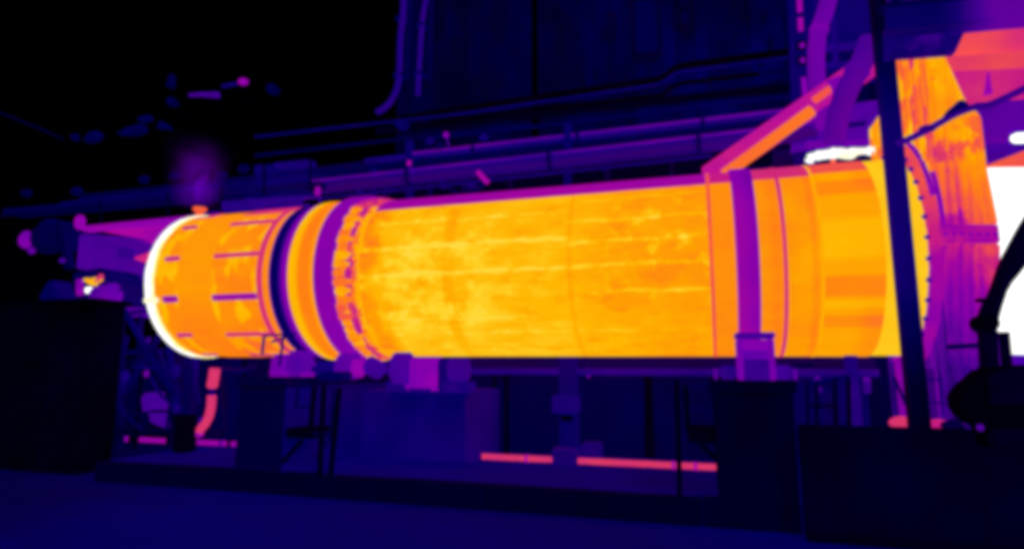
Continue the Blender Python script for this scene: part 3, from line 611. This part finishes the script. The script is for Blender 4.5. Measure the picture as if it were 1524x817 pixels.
# ================================================================== RIGHT END: DISCHARGE HOOD
hood = thing('discharge_hood', 'tall orange hot hood swallowing the right end of the kiln', 'hood', (4.4, 13.5, 0))
def hood_mat(name, off, bands):
    m = Mat(name, (.05, .01, .02), .55)
    v1 = m.noise(scale=1.7, detail=5, rough=.6, sx=(1.6, 1.6, .16)); v2 = m.noise(scale=1.2, detail=5, rough=.6)
    hz = m.z.step(2.1, 7.0)
    v = hz * .51 + .265 + off + (v1 - .5) * .52 + (v2 - .5) * .22 - v2.step(.50, .60) * hz * .17 + .015 + m.noise(scale=5, detail=3, sx=(1, 1, .25)) * .10 - .04
    return m.heat(v)
hm = hood_mat('hood_plate_heat', .02, 1); hm2 = hood_mat('hood_rib_heat', -.03, 1)
X0, YF = 3.86, 11.7
ztop = 8.05
def prism(front, Yf, Yb): # polygon in XZ extruded along Y
    n = len(front); mb = MB()
    mb.add([(x, Yf, z) for x, z in front] + [(x, Yb, z) for x, z in front], [tuple(range(n)), tuple(range(2 * n - 1, n - 1, -1))] + [(i, n + i, n + (i + 1) % n, (i + 1) % n) for i in range(n)])
    return mb
def XZ(px, py, Y=YF): q = P(px, py, Y); return (q.x, q.z)
lower = [(X0, .9), XZ(1480, 560), XZ(1487, 470), XZ(1490, 362), (X0, XZ(1400, 362)[1])]
upper = [(X0, XZ(1400, 334)[1]), XZ(1487, 334), XZ(1470, 250), XZ(1461, 172), XZ(1438, 150), XZ(1407, 82), XZ(1398, 20), (X0 + .05, 11.0)]
obj('hood_casing', prism(lower, YF, 15.9), hm, hood, bevel=.03)
obj('hood_casing', prism(upper, YF, 14.75), hm, hood, bevel=.03)
obj('hood_shoulder', BX(X0 + .02, X0 + .9, 14.76, 15.9, 5.1, P(1300, 192, 15.9).z), hm, hood, bevel=.03)
obj('flange_band', prism([(X0 - .05, XZ(1400, 361.5)[1]), (XZ(1487, 361.5)[0], XZ(1490, 361.5)[1]), (XZ(1484, 335)[0], XZ(1488, 335)[1]), (X0 - .05, XZ(1400, 335)[1])], YF - .06, 15.95), T(.52, .12, 2.2, albedo=HOTA), hood, bevel=.015)
for i in range(7):
    a = P(1408 + i * 12.5, 348, YF - .1); obj('flange_bolt', MB().tube([a, a + Vector((0, .06, 0))], .028, 8), T(.42, .02), hood)
for i, px in enumerate((1412, 1428, 1444, 1459)):   # stiffener ribs, upper and lower
    tops = (175, 215, 180, 190)[i]
    a, b = P(px - 6, tops + 10, YF - .03), P(px + 2, 333, YF - .03); obj('stiffener', MB().bar(a, b, .05, .05), hm2, hood)
    a, b = P(px + 2, 363, YF - .03), P(px + 1, 540, YF - .03); obj('stiffener', MB().bar(a, b, .05, .05), hm2, hood)
for Y in (12.4, 13.3, 14.4, 15.5):
    obj('stiffener', BX(X0 - .05, X0, Y, Y + .06, 6.9, ztop - .1), hm2, hood)
# annular seal flange with bolts on the hood's face towards the kiln
obj('seal_flange', MB().lathe([(3.72, 1.99), (3.72, 2.22), (3.855, 2.24), (3.855, 1.99)], 96, True, .006), (lambda m: m.heat((m.noise(scale=1.6) - .5) * .16 + .46 + m.z.step(3.6, 6.2) * .18))(Mat('seal_flange_heat', HOTA)), hood, smooth=True)
bolt = None
for k in range(36):
    a = 2 * PI * k / 36
    if bolt is None:
        mb = MB().tube([(-.05, -2.12, 0), (.02, -2.12, 0)], .04, 8); mb.v = [v + wloc(hood) for v in mb.v]; o = bolt = obj('seal_bolt', mb, T(.33, .02), hood)
    else: o = bolt.copy(); C.objects.link(o)
    o.location = axis(3.70) - wloc(hood); o.rotation_euler = (-a, 0, 0)
sg = obj('seal_guard', MB().tube([axis(3.8) + Vector((0, -math.cos(a), math.sin(a))) * 2.33 for a in [R(d) for d in range(18, 100, 6)]], .04, 8), T(.42, .05, 2), hood)
obj('seal_guard', MB().tube([axis(3.82) + Vector((0, -math.cos(a), math.sin(a))) * 2.5 for a in [R(d) for d in range(2, 30, 4)]], .04, 8), T(.43, .05, 2), hood)
# hood base with hot spill
obj('base_column', BX(3.25, 3.6, 12.6, 13.0, WZ, 2.9), T(.40, .06, 1.0, albedo=(.3, 0, .1)), hood, bevel=.03)
obj('base_panel', BX(3.3, 4.4, 12.95, 13.05, WZ, 2.7), T(.26, .06, .9, sx=(1, 1, .4), albedo=(.3, 0, .2)), hood)
for zz in (1.2, 1.6, 2.0): obj('base_rail', BX(3.62, 4.4, 12.55, 12.62, zz + .5, zz + .53), T(.2, .03), hood)
obj('base_leg', BX(P(1418, 600, 12.4).x - .06, P(1418, 600, 12.4).x + .06, 12.4, 12.5, WZ, P(1418, 515, 12.4).z), T(.05, .02), hood)
obj('base_brace', MB().bar(P(1330, 560, 12.5), P(1350, 605, 12.5), .05), T(.18, .03), hood)
obj('base_ledge', MB().slab([(1414, 512), (1455, 510), (1455, 518), (1414, 520)], 11.55, .15), T(.14, .02), hood)
sp = obj('hot_spill', MB().ball(P(1343, 630, 12.2), .22, 12, (.9, .8, .55), .1), T(.60, .05, 2, albedo=HOTA)); tag(sp, 'glowing orange spill at the foot of the hood, left of post', 'hot spill')
sp.location = (0, 0, 0)
sp2 = obj('hot_spill', MB().ball(P(1396, 634, 12.1), .22, 12, (1.3, .8, .5), .1), T(.57, .05, 2, albedo=HOTA)); tag(sp2, 'glowing pink spill at the foot of the hood, right of post', 'hot spill')
for o_, lab in ((sp, 0), (sp2, 1)): o_['group'] = 'hot spills at the hood foot'
sb = obj('spill_shelf', BX(2.6, 5.2, 11.98, 12.9, WZ, 1.62), T(.10, .03)); tag(sb, 'dark concrete shelf below the hood behind the low wall', 'shelf')

# beam, duct and furnace opening on the right
bm_ = thing('roof_beam', 'dark steel beam crossing above the orange hood', 'beam', (6, 11.3, 8))
ba, bb = P(1318, 32, 11.4), P(1600, 4, 11.4)
mbm = Mat('beam_heat', (.05, 0, .15)); bhm = mbm.heat(mbm.x.step(3.9, 4.8) * .16 + .205 + (mbm.noise(scale=1) - .5) * .05)
obj('web', MB().bar(ba, bb, .08, .44), bhm, bm_)
obj('beam_flange', MB().bar(ba + Vector((0, 0, .245)), bb + Vector((0, 0, .245)), .34, .05), T(.12, .03), bm_)
obj('beam_flange', MB().bar(ba - Vector((0, 0, .245)), bb - Vector((0, 0, .245)), .34, .05), bhm, bm_)
lp = obj('lintel_plate', MB().slab([(1318, 44), (1442, 36), (1434, 52), (1422, 78), (1318, 86)], 11.5, .15), T(.255, .17, 1.8, albedo=(.06, 0, .12))); tag(lp, 'mottled dark plate between the beam and the hood top', 'plate')
mkb = thing('roof_soffit', 'purple roof panel with bright slots above the dark beam', 'roof panel', P(1420, 10, 12))
obj('panel', MB().slab([(1322, 20), (1322, -20), (1600, -40), (1600, -6)], 11.52, .12), T(.34, .06, .8), mkb)
for px in (1366, 1384): obj('slot', MB().slab([(px - 5, -12), (px + 3, -12), (px + 1, 10), (px - 4, 11)], 11.47, .045), T(.46, .03), mkb)
dc = thing('hot_duct', 'large pink and orange duct right of the hood top', 'duct', P(1490, 100, 13))
dm = Mat('duct_heat', (.2, .01, .05)); dmm = dm.heat((dm.noise(scale=.9, detail=5) - .5) * .14 + .595 + dm.x.step(6.3, 4.9) * .05)
obj('duct_body', MB().slab([(1440, 36), (1620, 18), (1620, 66), (1405, 84), (1418, 70)], 13.0, 2.2), dmm, dc, bevel=.04)
obj('duct_body', MB().slab([(1400, 85), (1620, 67), (1620, 93), (1400, 104)], 12.9, 2.2), (lambda m: m.heat((m.noise(scale=1) - .5) * .12 + .63 + m.x.step(6.2, 4.8) * .03 - .02))(Mat('duct_heat_low', HOTA)), dc, bevel=.03)
obj('duct_body', MB().slab([(1400, 105), (1620, 94), (1620, 140), (1440, 152), (1400, 152)], 13.0, 2.0), T(.565, .075, .8, albedo=HOTA), dc, bevel=.03)
obj('duct_gusset', MB().slab([(1466, 140), (1472, 106), (1478, 138)], 12.9, .09), T(.46, .03), dc)
sf = obj('platform_slab', MB().slab([(1452, 153), (1640, 141), (1640, 192), (1452, 199)], 12.6, 2.5), T(.36, .04, .7)); tag(sf, 'purple platform slab below the pink duct on the right', 'slab')
rb = obj('rail_beam', MB().slab([(1462, 201), (1640, 194), (1640, 226), (1466, 232)], 13.2, .4), T(.30, .08, 1.2)); tag(rb, 'dark purple beam under the slab right of the hood', 'beam')
hb = thing('hot_lintel', 'orange wedge-shaped plate above the white furnace opening', 'lintel', P(1500, 240, 12.8))
obj('lintel', MB().slab([(1466, 247), (1530, 222), (1640, 214), (1640, 246)], 12.8, .6), T(.66, .05, 1.0, albedo=HOTA), hb, bevel=.02)
def whot(name, label, pts, Y, t_, cat, jit=0):
    o = obj(name, MB().slab(pts, Y, t_), T(1.0, .004, albedo=HOTA, strength=1.25)); return tag(o, label, cat)
whot('furnace_mouth', 'white-hot furnace opening behind the black machine arm', [(1467, 250), (1640, 242), (1640, 530), (1511, 526), (1505, 500), (1501, 470), (1501, 445), (1507, 425), (1497, 388)], 12.9, .5, 'furnace opening')
fr_ = obj('furnace_wall', MB().slab([(1484, 300), (1700, 300), (1700, 640), (1420, 640), (1420, 480), (1484, 480)], 13.5, .4), T(.33, .06, .8)); tag(fr_, 'purple furnace wall around the white opening', 'wall')
# white-hot pipes above the kiln
wp = thing('hot_air_pipe', 'crooked white-hot pipe above the kiln right end', 'pipe', P(1250, 235, 15.6))
path = bend([P(1204, 242, 15.6), P(1208, 234, 15.6), P(1224, 231, 15.6), P(1250, 228, 15.6), P(1262, 231, 15.6), P(1275, 226, 15.6), P(1310, 224, 15.6)], 5)
obj('pipe_run', MB().tube(path, [.075 + .04 * math.sin(i / len(path) * PI) + random.uniform(-.02, .03) for i in range(len(path))], 14), T(1.0, .03, 3.0, albedo=HOTA, strength=1.1), wp, smooth=True)
obj('pipe_shoe', MB().bar(P(1240, 262, 15.6), P(1240, 238, 15.6), .1), T(.7, .03), wp)
wp2 = thing('hot_air_pipe', 'short white-hot pipe end at the right picture edge', 'pipe', P(1520, 207, 12.5))
obj('pipe_run', MB().tube([P(1506, 207, 12.5), P(1512, 206, 12.5), P(1620, 202, 12.5)], [.06, .09, .1], 12), T(1.0, .01, albedo=HOTA, strength=1.5), wp2, smooth=True)
# diagonal chute with hot tube along its underside
cht = thing('sloping_chute', 'long magenta chute sloping down to the kiln top', 'chute', P(1180, 175, 16.8))
obj('chute_body', MB().bar(P(1052, 266, 16.8), P(1302, 92, 16.8), .7, .50), T(.535, .05, .8, albedo=(.12, .0, .05)), cht, bevel=.03)
obj('hot_tube', MB().tube([P(1078, 260, 16.3), P(1208, 165, 16.3)], .15, 14), T(.71, .04, 1.2, albedo=HOTA), cht, smooth=True)
obj('hot_tube', MB().tube([P(1212, 150, 16.35), P(1242, 128, 16.35)], .10, 14), T(.66, .04, 1.2, albedo=HOTA), cht, smooth=True)
obj('chute_clamp', MB().bar(P(1240, 118, 16.3), P(1252, 142, 16.3), .12, .3), T(.42, .04), cht)
# bent vertical pipes
for lab, pts, r, v in (('purple vent pipe bending down from the top behind the chute', [(1240, -25), (1229, 15), (1219, 45), (1215, 75), (1215, 110), (1219, 150), (1228, 190)], .21, .375),
                       ('wide purple pipe crossing in front of the magenta chute', [(1296, 60), (1285, 88), (1271, 115), (1258, 142), (1247, 175), (1241, 212)], .26, .33)):
    Y = 16.9 if r < .24 else 15.9
    path = bend([P(*p, Y) for p in pts]); t = thing('vent_pipe', lab, 'pipe', path[-1], 'bent vent pipes above the kiln')
    obj('pipe_run', MB().tube(path, r, 18), T(v, .025, .8, albedo=(.12, 0, .25)), t, smooth=True)
    c = path[len(path) // 3]; d = (path[len(path) // 3 + 1] - c).normalized()
    obj('collar', MB().tube([c - d * .05, c + d * .05], r * 1.12, 18), T(v + .03, .02), t)
sf2 = thing('pipe_rack', 'blue purple steel rack behind the bent pipes', 'pipe rack', P(1240, 160, 17.5))
obj('column', MB().bar(P(1190, -30, 17.6), P(1200, 250, 17.6), .62, .3), T(.20, .04, 1), sf2)
obj('hot_slot', MB().bar(P(1189, -10, 17.4), P(1192, 46, 17.4), .12, .06), T(.48, .04), sf2)
obj('hot_slot', MB().bar(P(1196, 116, 17.4), P(1199, 146, 17.4), .12, .06), T(.44, .04), sf2)
for q in ((1194, 68), (1195, 90)):
    pl_ = obj('bolt_plate', MB().slab([(q[0] - 9, q[1] - 7), (q[0] + 9, q[1] - 7), (q[0] + 9, q[1] + 7), (q[0] - 9, q[1] + 7)], 17.4, .05), T(.06, .02), sf2)
    obj('hot_bolt', MB().ball(P(*q, 17.38), .07, 10), T(.42, .03), pl_)
for a, b, v, wd in (((1200, 75), (1300, 66), .27, .16), ((1200, 100), (1300, 94), .25, .12), ((1240, 20), (1244, 100), .26, .12), ((1180, 24), (1215, 20), .2, .1)):
    obj('frame_bar', MB().bar(P(*a, 17.3), P(*b, 17.3), wd), T(v, .03), sf2)
obj('wall_panel', MB().slab([(1205, -30), (1310, -30), (1310, 120), (1205, 120)], 18.6, .2), T(.215, .05, .6), sf2)
obj('wall_panel', MB().slab([(1228, 78), (1290, 76), (1290, 92), (1228, 94)], 18.2, .1), T(.12, .04, .6), sf2)
pk = thing('machine_platform', 'purple platform behind the white-hot pipe with hatch', 'platform', P(1260, 200, 17.2))
obj('platform_wall', MB().slab([(1180, 165), (1320, 148), (1320, 215), (1180, 222)], 17.2, .4), T(.345, .05, .8), pk)
obj('platform_edge', MB().slab([(1200, 210), (1320, 206), (1320, 214), (1200, 218)], 17.0, .2), T(.38, .03), pk)
obj('hatch', MB().slab([(1259, 183), (1290, 179), (1288, 186), (1258, 189)], 17.1, .1), T(.20, .02), pk)
obj('dark_recess', MB().slab([(1150, 222), (1320, 216), (1320, 262), (1150, 262)], 17.6, .2), T(.10, .05), pk)

# right support row below the kiln
rr = thing('handrail', 'dark handrail with uprights beside the tyre pier', 'railing', P(1230, 640, 12.6))
for a, b, v in (((1202, 572), (1240, 572), .12), ((1202, 604), (1240, 604), .05), ((1201, 566), (1203, 640), .07), ((1215, 566), (1216, 640), .04), ((1242, 560), (1244, 640), .02), ((1262, 560), (1264, 640), .02), ((1204, 570), (1262, 560), .18), ((1176, 546), (1210, 542), .03)):
    obj('rail_bar', MB().bar(P(*a, 12.6), P(*b, 12.6), .07), T(v, .02), rr)
o = obj('support_post', BX(P(1273, 600, 13.4).x - .1, P(1273, 600, 13.4).x + .1, 13.4, 13.6, WZ, 2.95), T(.27, .04), bevel=.01); tag(o, 'slim blue purple post under the right end of the kiln', 'post')
for q, lab in (((1217, 574), 'tiny purple valve on the handrail beside the tyre pier'), ((1290, 575), 'tiny purple valve on the panel right of slim post')):
    t = thing('drain_valve', lab, 'valve', P(*q, 13.0), 'small valves under the kiln')
    obj('valve_body', MB().tube([P(q[0], q[1] - 8, 13.0), P(q[0] + 1, q[1] + 10, 13.0)], .06, 10), T(.31, .05, 2), t); obj('valve_cap', MB().ball(P(q[0], q[1] - 9, 13.0), .07, 8), T(.35, .03), t)
o = obj('wall_panel', BX(1.6, 3.3, 15.4, 15.5, WZ, 2.7), T(.16, .08, 1.0, sx=(1.5, 1, .5))); tag(o, 'mottled blue panel under the kiln right of the pier', 'panel')

# big dark post and the low wall in front
ps = thing('steel_post', 'tall dark steel post standing in front of the kiln right end', 'post', (3.17, 11.75, 0))
pmx = Mat('post_paint', (.03, 0, .12)); pz = pmx.z.step(1.8, 4.6) * pmx.z.step(9.3, 6.4)
pmh = pmx.heat(pz * .18 + .055 + (pmx.noise(scale=1.2, detail=4) - .5) * .05)
a, b = P(1297, -25, 11.75), P(1371, 665, 11.75)
a = Vector((b.x, 11.75, a.z))
obj('post_web', BX(b.x - .075, b.x + .075, 11.66, 11.84, .002, a.z), pmh, ps)
obj('post_flange', BX(b.x - .135, b.x - .076, 11.6, 11.9, .002, a.z), pmh, ps, bevel=.01)
obj('post_flange', BX(b.x + .076, b.x + .135, 11.6, 11.9, .002, a.z), pmh, ps, bevel=.01)
cx_ = thing('guy_brace', 'thin dark rod leaving the post top to the right', 'rod', P(1330, 8, 11.6))
obj('rod', MB().tube([P(1308, 18, 11.5), P(1350, -12, 11.5)], .06, 8), T(.10, .02), cx_)
rp = thing('slack_cable', 'dark purple cable with a clamp sagging across the orange hood', 'cable', P(1430, 165, 11.0))
obj('cable_run', MB().tube(bend([P(1336, 214, 11.0), P(1362, 203, 11.0), P(1392, 187, 11.0), P(1422, 170, 11.0), P(1450, 160, 11.0), P(1470, 157, 11.0), P(1492, 148, 11.0), P(1524, 133, 11.0), P(1580, 108, 11.0)], 5), .055, 10), T(.30, .03, albedo=DARK), rp, smooth=True)
obj('cable_clamp', MB().slab([(1404, 178), (1408, 166), (1420, 156), (1430, 146), (1438, 148), (1447, 160), (1425, 170)], 10.95, .14), T(.19, .05, 3, albedo=DARK), rp, bevel=.03)
obj('cable_tie', MB().ball(P(1380, 192, 11.0), .085, 8, (1.6, 1, .8)), T(.28, .03, albedo=DARK), rp)
lw = thing('low_wall', 'black concrete wall block in the lower right corner', 'wall', (4, 11.7, 0))
zt1, zt2 = P(1300, 636, 11.25).z, P(1500, 654, 11.25).z
obj('wall_block', BX(P(1194, 700, 11.25).x, P(1452, 640, 11.25).x, 11.25, 11.57, .002, zt1), T(.055, .06, .6, albedo=DARK), lw, bevel=.03)
obj('wall_block', BX(P(1452, 640, 11.25).x + .01, 9.5, 11.25, 11.57, .002, zt2), T(.05, .06, .6, albedo=DARK), lw, bevel=.03)
obj('footing', BX(1.37, 9.5, 11.15, 11.247, .002, .14), T(.02, .02, albedo=DARK), lw)
obj('warm_joint', BX(1.365, 1.38, 11.6, 11.66, .5, 1.25), T(.2, .03), lw)
# black demolition machine
ex = thing('breaker_machine', 'black machine with bent arm reaching to the white furnace opening', 'machine', P(1490, 666, 10.9))
bk = T(.006, .012, 1.0, albedo=(.01, 0, .02)); bk2 = T(.035, .03, 1.5, albedo=(.02, 0, .05))
obj('body', MB().slab([(1422, 600), (1432, 578), (1452, 562), (1468, 547), (1500, 544), (1600, 540), (1600, 668), (1472, 668), (1468, 640), (1440, 628)], 10.7, .5), bk, ex, bevel=.05)
obj('boom', MB().slab([(1459, 490), (1465, 462), (1481, 432), (1496, 388), (1524, 336), (1570, 262), (1610, 290), (1556, 360), (1524, 402), (1504, 426), (1492, 462), (1484, 498), (1460, 500)], 10.9, .3), bk2, ex, bevel=.05)
obj('arm_neck', MB().slab([(1462, 492), (1486, 488), (1490, 556), (1466, 556)], 10.93, .24), bk2, ex, bevel=.03)
obj('arm_joint', MB().tube([P(1473, 480, 10.85), P(1473, 480, 10.85) + Vector((0, .4, 0))], .13, 18), bk, ex)
obj('cylinder_rod', MB().tube([P(1494, 494, 10.95), P(1499, 550, 10.95)], .07, 12), bk2, ex)
obj('hose_stub', MB().ball(P(1461, 447, 10.95), .05, 8, (2, 1, .8)), bk, ex)
obj('track_unit', MB().slab([(1474, 640), (1600, 634), (1600, 668), (1480, 668)], 10.6, .7), bk2, ex, bevel=.04)
obj('engine_cover', MB().slab([(1470, 560), (1500, 548), (1600, 545), (1600, 600), (1476, 604)], 10.64, .1), bk2, ex, bevel=.02)
obj('lamp_spot', MB().ball(P(1459, 636, 10.65), .05, 8), T(.34, .03), ex)
o = obj('rubble_heap', MB().ball(P(1438, 634, 12.0), .3, 14, (1.3, .8, .35), .2), T(.12, .07, 2)); tag(o, 'low blue heap of debris between post and black machine', 'debris heap')

# ================================================================== STEAM over the nose vent
vm = bpy.data.materials.new('steam'); vm.use_nodes = True; nt = vm.node_tree; nt.nodes.clear()
out = nt.nodes.new('ShaderNodeOutputMaterial'); pv = nt.nodes.new('ShaderNodeVolumePrincipled'); nt.links.new(pv.outputs[0], out.inputs['Volume'])
tc = nt.nodes.new('ShaderNodeTexCoord'); sx = nt.nodes.new('ShaderNodeSeparateXYZ'); nt.links.new(tc.outputs['Object'], sx.inputs[0])
ox, oy, oz = (N(nt, sx.outputs[i]) for i in range(3))
nz = nt.nodes.new('ShaderNodeTexNoise'); nz.inputs['Distortion'].default_value = .8; nz.inputs['Scale'].default_value = 1.5; nz.inputs['Detail'].default_value = 4; nt.links.new(tc.outputs['Object'], nz.inputs['Vector']); nz = N(nt, nz.outputs[0])
wdt = oz * .16 + .85                                     # radius grows with height (object z from 0 to 2.3)
rr_ = ((ox * ox + oy * oy).m('SQRT')).m('DIVIDE', wdt)
rr_ = rr_ + (nz - .5) * 1.1
den = rr_.step(1.05, -.1) * rr_.step(1.15, .2) * oz.step(2.3, .3) * oz.step(-.15, .45) * (nz.step(.36, .66) + .12)
pv.inputs['Color'].default_value = (.2, 0, .6, 1)
nt.links.new((den * .10).k, pv.inputs['Density']); pv.inputs['Emission Color'].default_value = lin('7000c0'); nt.links.new((den * 1.25).k, pv.inputs['Emission Strength'])
top = P(292, 309, 14.5)
so_ = obj('steam_plume', MB().tube([top, top + Vector((0, 0, 1.2)), top + Vector((0, 0, 2.4))], [.95, 1.2, 1.35], 20), vm)
for v in so_.data.vertices: v.co -= top
so_.location = top; so_['kind'] = 'stuff'; so_['label'] = 'soft purple steam plume rising above the white kiln nose'; so_['category'] = 'steam'
